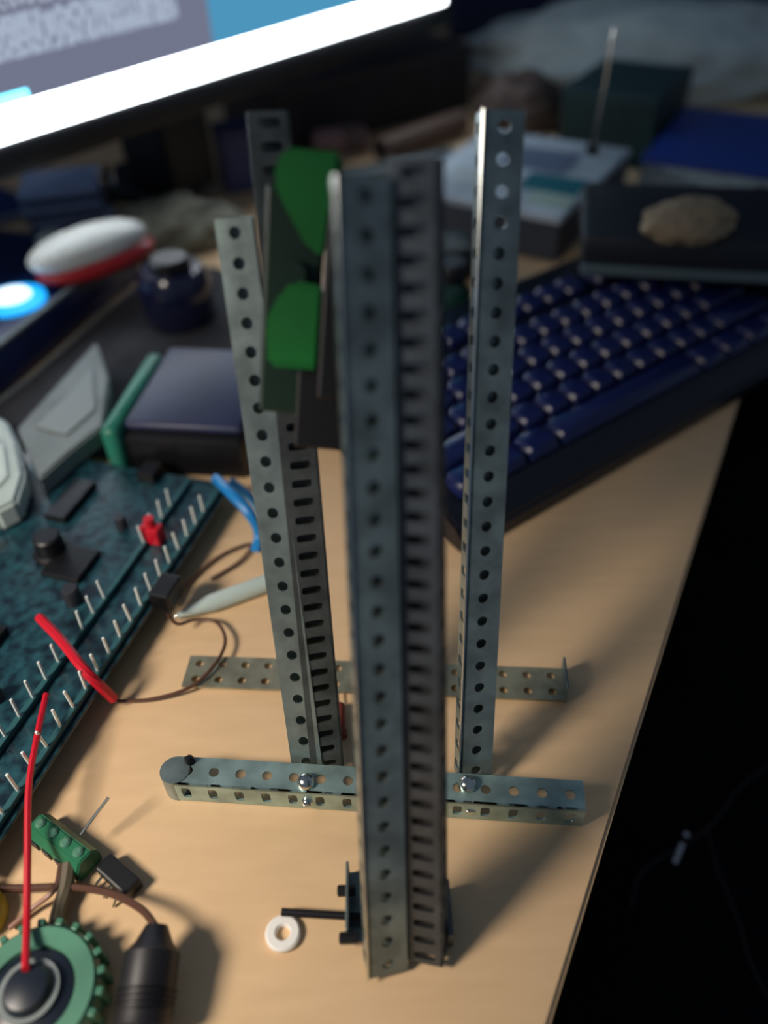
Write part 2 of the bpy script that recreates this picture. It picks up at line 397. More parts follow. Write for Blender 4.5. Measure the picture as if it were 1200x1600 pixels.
def keymesh(wu):
    g = MB(); U = .0188; w_, d_ = wu * U - .0012, U - .0012
    t = bmesh.new(); R = []
    for zz, ins in ((0, 0), (.0055, .0018), (.0066, .0030)):
        x0, x1, y0, y1 = -w_ / 2 + ins, w_ / 2 - ins, -d_ / 2 + ins * .7, d_ / 2 - ins
        c = .0016
        R.append([t.verts.new(v) for v in ((x0 + c, y0, zz), (x1 - c, y0, zz), (x1, y0 + c, zz), (x1, y1 - c, zz), (x1 - c, y1, zz), (x0 + c, y1, zz), (x0, y1 - c, zz), (x0, y0 + c, zz))])
    for a, b_ in zip(R, R[1:]):
        for k in range(8): t.faces.new((a[k], a[(k + 1) % 8], b_[(k + 1) % 8], b_[k]))
    cv = t.verts.new((0, 0, .0058))
    for k in range(8): t.faces.new((R[2][k], R[2][(k + 1) % 8], cv))
    g.merge(t); return g
protos = {}
def key(wu, u, row):
    U = .0188; y = .026 + row * .0190 + (0.006 if row == 5 else 0); x = .012 + (u + wu / 2) * U
    z = .0188 + (y - .022) * math.tan(slope)
    tilt = slope + math.radians((-6, -3, 0, 3, 5, 5)[row])
    if wu in protos: o = share(protos[wu], kb, (x, y, z), (tilt, 0, 0))
    else:
        nm = 'space_bar' if wu > 5 else 'key'
        o = obj(nm, keymesh(wu), NAVYK, kb, smooth=True, loc=(x, y, z)); o.rotation_euler = (tilt, 0, 0); protos[wu] = o
ROWS = [[1.25, 1.25, 1.25, 6.25, 1.25, 1.25, 1.25, 1.25], [2.25] + [1] * 10 + [2.75], [1.75] + [1] * 11 + [2.25], [1.5] + [1] * 12 + [1.5], [1] * 13 + [2]]
for r_, row in enumerate(ROWS):
    u = 0
    for wu in row: key(wu, u, r_); u += wu
    us = {0: (15.25, 16.25, 17.25), 1: (16.25,), 3: (15.25, 16.25, 17.25), 4: (15.25, 16.25, 17.25)}.get(r_, ())
    for q in us: key(1, q, r_)
    if r_ == 0: key(2, 18.5, 0); key(1, 20.5, 0)
    else:
        for q in range(4): key(1, 18.5 + q, r_)
for u in [0] + [2 + i for i in range(4)] + [6.5 + i for i in range(4)] + [11 + i for i in range(4)] + [15.25, 16.25, 17.25]: key(1, u, 5)
g = MB(); g.box((.40, KD - .012, .0325), (.07, .010, .001), bev=.0003); obj('indicator_panel', g, CHAR, kb)

# ------------------------------------------------------------------ monitor
zS = .115
mA, mB_ = P(0, 222, zS), P(690, 4, zS)
md = (mB_ - mA).normalized(); ma = yaw(mA, mB_)
mL = (mB_ - mA).length + .10; m0 = mB_ - md * mL
SH = mL * .5625
mon = thing('monitor', 'large lit computer monitor standing at the left behind the clutter', 'monitor', Vector((m0.x, m0.y, 0)), ma)
g = MB()
for c_, s_ in (((mL / 2, .012, zS - .012), (mL + .036, .03, .022)), ((mL / 2, .012, zS + SH + .010), (mL + .036, .03, .018)), ((-.010, .012, zS + SH / 2), (.018, .03, SH + .04)), ((mL + .010, .012, zS + SH / 2), (.018, .03, SH + .04))):
    g.box(c_, s_, bev=.003)
obj('bezel', g, BLACK, mon, smooth=True)
g = MB(); g.box((mL / 2, .036, zS + SH / 2), (mL, .03, SH), bev=.008); obj('back_shell', g, BLACK, mon)
g = MB(); g.box((.296, .080, (zS + .16) / 2 + .01), (.056, .064, zS + .16), bev=.006); obj('neck', g, BLACK, mon)
g = MB(); g.box((.295, .127, .007), (.07, .094, .014), bev=.006); obj('stand_base', g, BLACK, mon)
nrm = Vector((md.y, -md.x, 0))
def scr(px, py):
    q = Pplane(px, py, mA, nrm); return (q - m0).dot(md), q.z - zS
u_split = scr(322, 40)[0]
vt0 = scr(60, 80)[1]; vt1 = scr(60, 52)[1]; vb = scr(200, 85)[1]
print('SCREEN', mL, SH, u_split, vt0, vt1, scr(150, 130), scr(150, 180), scr(30,160), scr(200,105))
SM = bpy.data.materials.new('screen_picture'); SM.use_nodes = True; nt = SM.node_tree
for n_ in list(nt.nodes): nt.nodes.remove(n_)
out = nt.nodes.new('ShaderNodeOutputMaterial'); em = nt.nodes.new('ShaderNodeEmission'); tc = nt.nodes.new('ShaderNodeTexCoord'); sp = nt.nodes.new('ShaderNodeSeparateXYZ')
nt.links.new(em.outputs[0], out.inputs[0]); nt.links.new(tc.outputs['Object'], sp.inputs[0])
def math_(op, a, b_=None, c_=None):
    n_ = nt.nodes.new('ShaderNodeMath'); n_.operation = op
    for i, v in enumerate((a, b_, c_)):
        if v is None: continue
        if isinstance(v, (int, float)): n_.inputs[i].default_value = v
        else: nt.links.new(v, n_.inputs[i])
    return n_.outputs[0]
def band(v, lo, hi): return math_('MULTIPLY', math_('GREATER_THAN', v, lo), math_('LESS_THAN', v, hi))
def mix(f, a, b_):
    n_ = nt.nodes.new('ShaderNodeMix'); n_.data_type = 'RGBA'
    nt.links.new(f, n_.inputs[0])
    for i, v in ((6, a), (7, b_)):
        if isinstance(v, tuple): n_.inputs[i].default_value = v
        else: nt.links.new(v, n_.inputs[i])
    return n_.outputs[2]
U_, V_ = sp.outputs[0], sp.outputs[2]
colr = mix(math_('GREATER_THAN', U_, u_split), (0.165, 0.18, 0.26, 1), (0.075, 0.30, 0.50, 1))
# lines of unreadable small print in the window
vo = nt.nodes.new('ShaderNodeTexNoise'); vo.inputs['Scale'].default_value = 1.0; vo.inputs['Detail'].default_value = 0
mp = nt.nodes.new('ShaderNodeMapping'); mp.inputs['Scale'].default_value = (300, 1, 170); nt.links.new(tc.outputs['Object'], mp.inputs[0]); nt.links.new(mp.outputs[0], vo.inputs['Vector'])
inwin = math_('LESS_THAN', U_, u_split - .03)
TXT0 = vt0
lines = math_('LESS_THAN', math_('FRACT', math_('MULTIPLY', math_('SUBTRACT', V_, TXT0), 1 / .0135)), .55)
txt = math_('MULTIPLY', math_('MULTIPLY', math_('GREATER_THAN', vo.outputs['Fac'], .52), lines), math_('MULTIPLY', math_('GREATER_THAN', V_, TXT0 + .027), inwin))
colr = mix(txt, colr, (0.42, 0.46, 0.58, 1))
tb = math_('MULTIPLY', band(V_, TXT0, TXT0 + .024), inwin)
tb2 = math_('MULTIPLY', tb, math_('GREATER_THAN', vo.outputs['Fac'], .38))
colr = mix(tb2, colr, (0.38, 0.44, 0.56, 1))
bar = math_('LESS_THAN', V_, .0205)
colr = mix(bar, colr, (9.0, 9.6, 10.4, 1))
st_ = math_('MULTIPLY', band(V_, .0205, .027), math_('LESS_THAN', U_, scr(42, 160)[0]))
colr = mix(st_, colr, (0.6, 3.0, 4.0, 1))
nt.links.new(colr, em.inputs[0]); em.inputs[1].default_value = 1.0
g = MB(); g.box((mL / 2, .003, SH / 2), (mL, .004, SH)); obj('screen', g, SM, mon, loc=(0, -.006, zS))

# ------------------------------------------------------------------ left clutter
def footbox(name, label, cat, pl, pr, z0=0.0):
    """thing whose front edge runs from pixel pl to pixel pr at height z0; x along the edge, y away from the camera"""
    a, b_ = P(*pl, z0), P(*pr, z0)
    return thing(name, label, cat, a, yaw(a, b_)), (b_ - a).length

# circuit board with pin headers
c1, c2 = P(15, 1290, .011), P(350, 775, .011)
cb = thing('circuit_board', 'dark teal circuit board edged with bright metal pins', 'circuit board', Vector((c1.x, c1.y, 0)), yaw(c1, c2))
BL = (c2 - c1).length + .03; BW = .125
pcb = mat('teal_pcb', (34, 78, 88), 0.35, c2=(10, 30, 42), scale=190, bump=0.2, coat=0.2)
g = MB(); g.box((BL / 2 - .02, BW / 2, .0100), (BL, BW, .0018), bev=.0004); obj('board', g, pcb, cb)
for (x, y) in ((-.012, .008), (BL - .03, .012), (-.012, BW - .01), (BL - .03, BW - .01)):
    g = MB(); g.cyl((x, y, 0), (x, y, .0092), .0028, 6); obj('standoff', g, BLACKM, cb)
for yy in (.0035, .022):
    g = MB(); g.box((BL / 2 - .02, yy, .0125), (BL * .95, .0026, .0028), bev=.0003); obj('pin_header', g, mat('pin_header_plastic', (36, 84, 90), 0.5), cb)
pin = None
npin = int(BL * .93 / .0092)
for yy, hh in ((.0035, 1.0), (.022, .8)):
    for i in range(npin):
        x = -.016 + i * .0092
        if yy > .01 and random.random() < .25: continue
        rot = (random.uniform(-.05, .05), random.uniform(-.05, .05), 0)
        if pin is None:
            g = MB(); g.box((0, 0, .0055), (.0011, .0011, .011), bev=.0003); pin = obj('pin', g, mat('tinned_pin', (240, 246, 240), 0.3, 0.25), cb, loc=(x, yy, .0135)); pin.rotation_euler = rot
        else: share(pin, cb, (x, yy, .0135), rot)
def chip(x, y, sx, sy, h=.004, material=BLACK):
    g = MB(); g.box((x, y, .0109 + h / 2), (sx, sy, h), bev=.0005)
    return obj('chip', g, material, cb)
chip(.06, .060, .034, .012); chip(.12, .05, .02, .02, .003); chip(.16, .075, .03, .012); chip(.02, .05, .012, .02, .005, mat('blue_green_part', (20, 90, 110), .4)); chip(.19, .045, .012, .010, .006); chip(.09, .10, .03, .014)
for (x, y, r_, h) in ((.10, .036, .004, .009), (.045, .038, .0035, .008), (.15, .040, .003, .007), (.075, .085, .005, .01), (.02, .085, .004, .009)):
    g = MB(); g.lathe([(0, 0), (r_, 0), (r_, h * .9), (r_ * .85, h), (0, h)], (x, y, .0109), 20); obj('capacitor', g, CHAR, cb, smooth=True)
kp = P(82, 862, .012); km = Matrix.Translation(cb.location) @ RZ(cb.rotation_euler.z).to_4x4(); kl = km.inverted() @ kp
g = MB(); g.lathe([(0, 0), (.009, 0), (.009, .002), (.007, .003), (.0065, .011), (.0055, .012), (0, .012)], (kl.x, kl.y, .0109), 28); obj('knob', g, BLACK, cb, 'round black knob', smooth=True)
rl = km.inverted() @ P(240, 838, .014)
g = MB(); g.box((rl.x, rl.y, .016), (.007, .010, .010), bev=.001); g.cyl((rl.x, rl.y, .02), (rl.x, rl.y, .026), .0025, 10); obj('red_jumper', g, RED, cb, 'red jumper plug')
gl = km.inverted() @ P(262, 930, .014)
g = MB(); g.box((gl.x, gl.y, .016), (.014, .010, .010), bev=.001); obj('socket', g, BLACK, cb)

# wires
def wire(label, pts, r, material, cat='wire', name='wire'):
    g = MB(); g.tube([P(x, y, z) for x, y, z in pts], r); return obj(name, g, material, label=label, cat=cat, smooth=True)
wire('short thick red wire across the circuit board edge', [(62, 965, .022), (95, 1000, .024), (135, 1050, .022), (178, 1092, .006)], .0022, RED)
wire('long red wire running down to the green ring', [(72, 1085, .020), (58, 1150, .022), (45, 1230, .02), (43, 1340, .016), (42, 1440, .014), (40, 1515, .018)], .0012, RED)
wire('thin brown wire looping on the desk beside the board', [(178, 1096, .002), (240, 1092, .002), (300, 1072, .004), (338, 1035, .005), (352, 1000, .005), (338, 972, .004), (305, 968, .004), (278, 975, .008), (262, 960, .014)], .0008, BROWN)
wire('blue wire loop hanging behind the left upright', [(338, 748, .02), (360, 770, .024), (388, 800, .02), (405, 832, .01), (400, 862, .003)], .0028, BLUEI)
wire('blue wire running to a shiny tip beside the left upright', [(362, 752, .012), (392, 778, .012), (412, 808, .008), (414, 850, .003)], .0022, mat('light_blue_insulation', (70, 160, 210), .35))
wire('thin dark wire along the desk under the board pins', [(268, 944, .004), (300, 905, .002), (345, 868, .002), (392, 850, .002), (376, 876, .002), (330, 905, .002)], .0008, BROWN)
wire('brown wire arching from the left edge to the black plug', [(-30, 1388, .004), (40, 1388, .004), (110, 1386, .005), (170, 1395, .008), (220, 1420, .012), (246, 1452, .014)], .0013, BROWN)
wire('grey brown wire from the terminal block down to the green ring', [(108, 1350, .006), (102, 1390, .005), (90, 1430, .004), (82, 1480, .008)], .0026, mat('grey_brown_insulation', (92, 84, 66), .5))
wire('pale thin wire crossing low at the left edge', [(15, 1450, .002), (50, 1420, .003), (85, 1390, .006), (95, 1350, .006)], .0009, mat('pale_brown_insulation', (150, 110, 92), .45))

# clear tube pen
a, b_ = P(277, 962, .004), P(425, 908, .004)
pen = thing('clear_pen', 'pale translucent pen lying behind the left upright', 'pen', a, yaw(a, b_)); Lp = (b_ - a).length
g = MB(); g.lathe([(.0012, 0), (.003, .010), (.0042, .016), (.0042, Lp), (0, Lp)], (0, 0, 0), 16, RY(PI / 2)); obj('barrel', g, mat('frosted_plastic', (205, 222, 216), 0.3, trans=0.25), pen, smooth=True)
g = MB(); g.lathe([(0, -.004), (.0012, 0), (.0014, .004)], (0, 0, 0), 12, RY(PI / 2)); obj('tip', g, BOLT, pen, smooth=True)

# black box with teal edge
bx, Lb = footbox('power_adapter', 'dark blue-grey box with black front and teal left edge', 'adapter', (205, 742), (388, 752))
hb = .027; db = .085
g = MB(); g.box((Lb / 2, db / 2, hb / 2), (Lb, db, hb), bev=.004); obj('shell', g, BLACK, bx, smooth=True)
g = MB(); g.box((Lb / 2, db / 2 + .003, hb + .002), (Lb * .98, db * .94, .006), bev=.003, seg=3); obj('lid', g, mat('blue_grey_plastic', (42, 50, 84), 0.45, noise=0.12), bx, smooth=True)
g = MB(); g.box((-.004, db * .42, hb * .55 + .004), (.010, db * .95, hb * 1.1), bev=.004, seg=3); obj('side_bumper', g, TEAL, bx, smooth=True)
# small shiny bottle behind the adapter
a = P(285, 500); g = MB()
can = thing('dark_canister', 'dark blue canister lying behind the black box', 'canister', a, math.radians(25))
g.lathe([(0, 0), (.022, 0), (.025, .004), (.025, .034), (.021, .040), (0, .040)], (0, 0, 0), 28); obj('body', g, mat('dark_blue_gloss', (26, 30, 58), 0.18, coat=0.5), can, smooth=True)
g = MB(); g.lathe([(.014, .040), (.014, .046), (.012, .048), (0, .048)], (0, 0, 0), 24); obj('cap', g, BLACK, can, smooth=True)

# grey wedge and pale rounded shell at the left
def polyprism(name, label, cat, px, h, material, bev=.003, z0=0.0):
    pts = [P(x, y, z0 + h) for x, y in px]; c = sum(pts, Vector()) / len(pts); c.z = z0
    t = thing(name, label, cat, c)
    g = MB(); g.prism([(p.x - c.x, p.y - c.y) for p in pts], 0.0, h, bev)
    obj('body', g, material, t, smooth=True); return t, c
w1, wc = polyprism('grey_bracket', 'grey wedge shaped plastic cover left of the black box', 'cover', [(26, 668), (88, 600), (150, 532), (170, 590), (160, 665), (112, 702), (62, 748)], .012, GREY, .0012, .0112)
g = MB(); g.prism([((P(x, y, .0237) - wc).x, (P(x, y, .0237) - wc).y) for x, y in ((55, 668), (110, 615), (145, 575), (150, 640), (105, 680))], .012, .0132, .0004); obj('raised_panel', g, mat('grey_plastic_light', (140, 150, 150), .55), w1)
w2, wc = polyprism('pale_case', 'pale rounded plastic case cut by the left frame edge', 'case', [(-60, 650), (-20, 640), (10, 655), (28, 690), (38, 740), (25, 782), (-10, 800), (-60, 800)], .014, PALE, .002, .0112)
g = MB(); g.prism([((P(x, y, .0257) - wc).x, (P(x, y, .0257) - wc).y) for x, y in ((-50, 680), (-15, 672), (8, 700), (14, 745), (-10, 770), (-50, 770))], .014, .0153, .0006); obj('lid', g, mat('pale_plastic_lid', (200, 214, 208), .4), w2)

# dark cloth under the adapter and covers
px = [(-80, 735), (-80, 690), (60, 585), (215, 452), (330, 420), (425, 440), (432, 560), (400, 700), (384, 742), (215, 728), (150, 715)]
pts = [P(x, y) for x, y in px]; c = sum(pts, Vector()) / len(pts)
g = MB(); g.prism([(p.x - c.x, p.y - c.y) for p in pts], 0.0, .0018, .0004)
mtt = thing('dark_mat', 'thin dark grey mat under the black box and grey cover', 'mat', c)
obj('sheet', g, mat('dark_felt', (46, 46, 50), .85, noise=.25, scale=60, bump=.3), mtt)
g = MB(); g.tube([pts[1] - c + Vector((0, 0, .002)), pts[2] - c + Vector((0, 0, .002)), pts[3] - c + Vector((0, 0, .002)), pts[4] - c + Vector((0, 0, .002))], .0012, smooth=3); obj('seam', g, GREY, mtt, smooth=True)

# router with blue lamp
ra, rb = P(-40, 660, .0), P(222, 432, .0)
rt = thing('router_box', 'dark slanting box with a glowing blue lamp at left', 'router', ra, yaw(ra, rb)); Lr = (rb - ra).length
g = MB(); g.box((Lr / 2, .115, .014), (Lr, .23, .028), bev=.004); obj('shell', g, mat('dark_blue_shell', (22, 40, 92), 0.35, noise=0.2), rt, smooth=True)
g = MB(); g.box((Lr / 2, .002, .0290), (Lr * .99, .004, .003), bev=.0008); obj('edge_trim', g, GREY, rt)
km = Matrix.Translation(rt.location) @ RZ(rt.rotation_euler.z).to_4x4()
q = km.inverted() @ P(20, 468, .030)
g = MB(); g.lathe([(0, .0275), (.022, .0275), (.022, .031), (.016, .033), (.013, .0325)], (q.x, q.y, 0), 28); obj('lamp_ring', g, mat('cyan_lamp', (20, 150, 225), .4, emit=1.6), rt, smooth=True)
g = MB(); g.lathe([(.0135, .0325), (.012, .0345), (0, .0355)], (q.x, q.y, 0), 28); obj('lamp_lens', g, mat('white_lamp', (235, 250, 255), .4, emit=1.3), rt, smooth=True)
# white and red oval on the router
p = P(148, 418, .030); ov = thing('white_red_mouse', 'white oval plastic piece with a red underside on the dark box', 'mouse', Vector((p.x, p.y, .0306)), math.radians(42))
g = MB(); g.blob((0, 0, .008), (.045, .021, .0135), .02, 1.5, 4, 1); obj('top_shell', g, mat('warm_white_gloss', (232, 232, 222), .35), ov, smooth=True)
g = MB(); g.blob((.003, -.002, 0), (.0455, .0225, .010), .02, 1.5, 4, 1); obj('underside', g, mat('red_gloss', (190, 40, 44), .35), ov, smooth=True)
p = P(86, 385, .032); kn = thing('pale_disc', 'small pale round knob behind the white oval piece', 'knob', Vector((p.x, p.y, .0285)))
g = MB(); g.lathe([(0, 0), (.012, 0), (.013, .003), (.012, .011), (.008, .014), (0, .015)], (0, 0, 0), 24); obj('cap', g, PALE, kn, smooth=True)

fo, Lq = footbox('blue_folder', 'dark blue folder lying behind the blue lamp box', 'folder', (-70, 378), (62, 330))
g = MB(); g.box((Lq / 2, .05, .004), (Lq * .98, .096, .006), bev=.0005); obj('papers', g, mat('blue_grey_paper', (176, 194, 230), .7), fo)
g = MB(); g.box((Lq / 2, .05, .0085), (Lq, .10, .002), bev=.0006); g.box((Lq / 2, .05, .001), (Lq, .10, .0018), bev=.0006); obj('cover', g, mat('dark_blue_card', (24, 44, 104), .5), fo)
fo, Lq = footbox('dark_folder', 'dark grey-green folder lying behind the black case and pale carton', 'folder', (552, 304), (735, 262))
g = MB(); g.box((Lq / 2, .02, .004), (Lq * .98, .036, .006), bev=.0005); obj('papers', g, GREY, fo)
g = MB(); g.box((Lq / 2, .02, .0085), (Lq, .04, .002), bev=.0006); g.box((Lq / 2, .02, .001), (Lq, .04, .0018), bev=.0006); obj('cover', g, mat('dark_grey_green_card', (58, 70, 72), .5), fo)

# papers, cloth and box under the monitor
a, b_ = P(54, 372), P(185, 358)
pp = thing('paper_stack', 'blue-grey stack of papers lying under the monitor', 'papers', a, yaw(a, b_) + .1); Lp = .066
for i in range(6):
    g = MB(); g.box((Lp / 2 + random.uniform(-.004, .004), .03, .0035 + i * .006), (Lp, .06, .0048), RZ(random.uniform(-.06, .06)), bev=.0006)
    obj('sheaf', g, mat('blue_grey_paper' if i % 2 else 'dark_paper', (176, 194, 230) if i % 2 else (96, 112, 150), .7), pp)
p = P(176, 314, .036); cl = thing('binder_clip', 'small shiny metal clip on the paper stack', 'clip', p, .5)
g = MB(); g.prism([(-.008, 0), (.008, 0), (.003, .012), (-.003, .012)], -.008, .008, .0006); bmesh.ops.transform(g.b, matrix=RX(PI / 2).to_4x4(), verts=g.b.verts); obj('clamp', g, BLACKM, cl)
g = MB(); g.tube([(-.004, 0, .01), (-.005, 0, .024), (0, 0, .028), (.005, 0, .024), (.004, 0, .01)], .0014); obj('wire_handle', g, BOLT, cl, smooth=True)
p = P(265, 385); ct = thing('crumpled_paper', 'crumpled tan-grey paper between the monitor stand and left upright', 'paper', p, .4)
g = MB(); g.blob((0, 0, 0), (.062, .030, .024), .25, 2.4, 4, 3); obj('sheet', g, mat('tan_grey_paper', (132, 130, 112), .8, noise=.15), ct)
bb_, Lq = footbox('violet_box', 'blue-violet box standing behind the green clip', 'box', (356, 306), (416, 296))
g = MB(); g.box((Lq / 2, .018, .025), (Lq, .036, .05), bev=.003); obj('carton', g, mat('violet_card', (74, 78, 118), .6), bb_)
g = MB(); g.box((Lq / 2, .018, .052), (Lq * 1.03, .038, .008), bev=.002); obj('lid', g, mat('violet_card_lid', (60, 64, 102), .6), bb_)
db_, Lq = footbox('dark_box', 'long dark brown box below the right end of the monitor', 'box', (440, 248), (735, 168))
g = MB(); g.box((Lq / 2, .06, .03), (Lq, .12, .06), bev=.003); obj('carton', g, mat('dark_brown_card', (52, 46, 48), .6, noise=.2), db_)
g = MB(); g.box((Lq / 2, .06, .062), (Lq * 1.01, .124, .008), bev=.002); obj('lid', g, mat('dark_brown_card_lid', (64, 56, 56), .6), db_)
p = P(532, 238); er = thing('pink_eraser', 'pinkish rounded eraser lying behind the green clip', 'eraser', p, .25)
g = MB(); g.box((0, 0, .012), (.06, .026, .024), bev=.009, seg=4); obj('block', g, mat('pink_rubber', (170, 132, 126), .7), er, smooth=True)
g = MB(); g.box((.012, 0, .012), (.03, .0275, .0255), bev=.008, seg=4); obj('sleeve', g, mat('brown_sleeve', (120, 98, 92), .7), er, smooth=True)
a, b_ = P(596, 242, .012), P(722, 196, .012)
tu = thing('brown_tube', 'brown cardboard tube lying in front of the dark box', 'tube', a + Vector((0, .012, 0)), yaw(a, b_)); Lq = (b_ - a).length
g = MB(); g.lathe([(.010, 0), (.012, 0), (.012, Lq), (.010, Lq)], (0, 0, 0), 20, RY(PI / 2), close=True); obj('sleeve', g, mat('brown_card', (110, 88, 76), .7), tu, smooth=True)
g = MB(); g.lathe([(0, .001), (.010, .001), (.010, .004), (0, .004)], (0, 0, 0), 20, RY(PI / 2)); obj('end_plug', g, BLACK, tu)

# ------------------------------------------------------------------ right clutter
pb, Lq = footbox('white_carton', 'flat pale grey carton with teal patches behind the keyboard', 'carton', (628, 362), (868, 412))
g = MB(); g.box((Lq / 2, .085, .016), (Lq, .17, .032), bev=.002); obj('tray', g, mat('dark_grey_card', (58, 62, 72), .6), pb)
g = MB(); g.box((Lq / 2, .085, .034), (Lq * 1.01, .172, .006), bev=.0015); obj('lid', g, mat('pale_grey_card', (196, 206, 212), .6, noise=.25, scale=14), pb)
for i, (x, y, sx, sy, c_) in enumerate(((.78, .06, .05, .035, (30, 110, 120)), (.86, .028, .035, .026, (176, 194, 178)), (.3, .05, .045, .03, (180, 190, 190)), (.55, .11, .06, .05, (106, 116, 138)))):
    g = MB(); g.box((Lq * x, y, .0375), (sx, sy, .001), bev=.0002); obj('patch', g, mat('patch_%s' % 'abcd'[i], c_, .5), pb)
cl_, Lq = footbox('black_case', 'flat black case lying between the front girder and right upright', 'case', (560, 458), (752, 438))
g = MB(); g.box((Lq / 2, .024, .010), (Lq, .048, .020), bev=.004, seg=3); obj('shell', g, BLACK, cl_, smooth=True)
g = MB(); g.box((Lq / 2, .024, .0215), (Lq * .9, .04, .004), bev=.0015); obj('lid', g, mat('dark_green_grey', (36, 46, 42), .5), cl_)
p = P(702, 505); jr = thing('green_jar', 'small dark green glass jar behind the keyboard corner', 'jar', p)
g = MB(); g.lathe([(0, 0), (.013, 0), (.015, .003), (.015, .026), (.010, .032), (.010, .036)], (0, 0, 0), 28); obj('body', g, mat('dark_green_glass', (24, 62, 52), .12, coat=.6), jr, smooth=True)
g = MB(); g.lathe([(.0115, .034), (.0115, .044), (.010, .046), (0, .046)], (0, 0, 0), 24); obj('lid', g, BLACK, jr, smooth=True)
p = P(686, 545); rd = thing('highlight_pin', 'short chrome pin added for the bright reflection on the green jar', 'pin', p)  # pin added to stand in for the streak of reflection on the glass
g = MB(); g.lathe([(0, 0), (.0036, 0), (.0036, .0016), (.0012, .002), (.0014, .026), (.0004, .034), (0, .034)], (0, 0, 0), 14); obj('shaft', g, BOLT, rd, smooth=True)
dt, Lq = footbox('grey_tray', 'dark grey flat tray resting across the far right of the keyboard', 'tray', (905, 424), (1260, 442), .0392)
g = MB(); g.box((Lq / 2, .05, .012), (Lq, .10, .024), bev=.004); obj('base', g, mat('dark_tray', (26, 30, 36), .5), dt, smooth=True)
g = MB(); g.box((Lq / 2, -.002, .003), (Lq, .006, .006), bev=.001); obj('front_lip', g, mat('grey_lip', (92, 108, 112), .45), dt)
p = P(1070, 372, .0605); tl = thing('tan_lump', 'crumpled tan paper ball resting on the dark grey tray', 'paper', Vector((p.x, p.y, .0634)), .3)
g = MB(); g.blob((0, 0, 0), (.030, .022, .014), .14, 2.0, 4, 5); obj('ball', g, mat('tan_paper', (150, 130, 102), .8), tl)
bk, Lq = footbox('blue_book', 'thick book with blue cover and pale pages at right edge', 'book', (992, 306), (1280, 350))
g = MB(); g.box((Lq / 2, .08, .017), (Lq * .99, .16, .026), bev=.001); obj('pages', g, mat('pale_pages', (176, 190, 196), .7, noise=.15, scale=200), bk)
g = MB(); g.box((Lq / 2, .08, .032), (Lq, .165, .005), bev=.001); g.box((Lq / 2, .08, .002), (Lq, .165, .004), bev=.001); obj('cover', g, mat('blue_cover', (36, 62, 140), .4), bk)
gb_, Lq = footbox('green_carton', 'dark green carton behind the pale grey carton', 'carton', (868, 246), (1010, 268))
g = MB(); g.box((Lq / 2, .06, .03), (Lq, .12, .06), bev=.002); obj('tray', g, mat('dark_green_card', (20, 52, 48), .6, noise=.3, scale=20), gb_)
g = MB(); g.box((Lq / 2, .06, .061), (Lq * 1.01, .122, .008), bev=.002); obj('lid', g, mat('dark_green_card_lid', (26, 56, 58), .6), gb_)
p = P(925, 238, .066); an = thing('thin_rod', 'thin pale upright rod on the dark green carton', 'rod', Vector((p.x, p.y, .065)))
g = MB(); g.cyl((0, 0, 0), (.004, 0, .085), .0012, 8); obj('shaft', g, BOLT, an); g = MB(); g.cyl((0, 0, 0), (0, 0, .006), .005, 12); obj('foot', g, BLACK, an)
p = P(812, 196); bl_ = thing('brown_pouch', 'soft brown pouch beside the top of the right upright', 'pouch', p, -.4)
g = MB(); g.blob((0, 0, 0), (.052, .038, .034), .2, 2.2, 4, 8); obj('body', g, mat('brown_leather', (92, 74, 66), .7, noise=.2), bl_, smooth=True)
p = P(1010, 160); bg = thing('grey_bag', 'large crumpled grey-green plastic bag at the top right', 'bag', p, -.12)
g = MB(); g.blob((0, .05, 0), (.205, .08, .066), .16, 1.9, 5, 11); obj('bag', g, mat('grey_green_film', (212, 220, 214), .45, noise=.15, scale=12), bg)
nb_, Lq = footbox('navy_crate', 'wide dark blue crate behind the grey bag', 'crate', (700, 62), (1290, 66))
g = MB(); g.box((Lq / 2, .1, .05), (Lq, .2, .10), bev=.006); obj('body', g, mat('navy_crate_plastic', (28, 48, 92), .5, noise=.3, scale=9), nb_)
g = MB(); g.box((Lq / 2, .1, .103), (Lq * 1.02, .21, .012), bev=.004); obj('rim', g, mat('navy_rim', (22, 60, 110), .5), nb_)

# ------------------------------------------------------------------ bottom left
p = P(66, 1570); rg = thing('green_ring', 'green toothed ring with black centre in the bottom left corner', 'wheel', p)
g = MB(); g.lathe([(.014, 0), (.0215, 0), (.0225, .002), (.0225, .011), (.021, .013), (.015, .013), (.014, .011)], (0, 0, 0), 48, close=True); obj('rim', g, mat('mint_plastic', (84, 140, 116), .42, noise=.15), rg, smooth=True)
for k in range(22):
    a = 2 * PI * k / 22
    if k == 0:
        g = MB(); g.box((0, 0, .0065), (.0026, .0026, .012), bev=.0005); tooth = obj('tooth', g, mat('mint_tooth', (60, 116, 92), .45), rg, loc=(.0232 * math.cos(a), .0232 * math.sin(a), 0)); tooth.rotation_euler = (0, 0, a)
    else: share(tooth, rg, (.0232 * math.cos(a), .0232 * math.sin(a), 0), (0, 0, a))
g = MB(); g.lathe([(0, .001), (.0142, .001), (.0142, .012), (.009, .014), (.007, .018), (.003, .019), (0, .019)], (0, 0, 0), 36); obj('hub', g, mat('dark_blue_hub', (26, 34, 46), .35), rg, smooth=True)
g = MB(); g.lathe([(.0085, .0136), (.0102, .0142), (.0102, .0150), (.0085, .0150)], (0, 0, 0), 36, close=True); obj('inner_ring', g, GREY, rg, smooth=True)

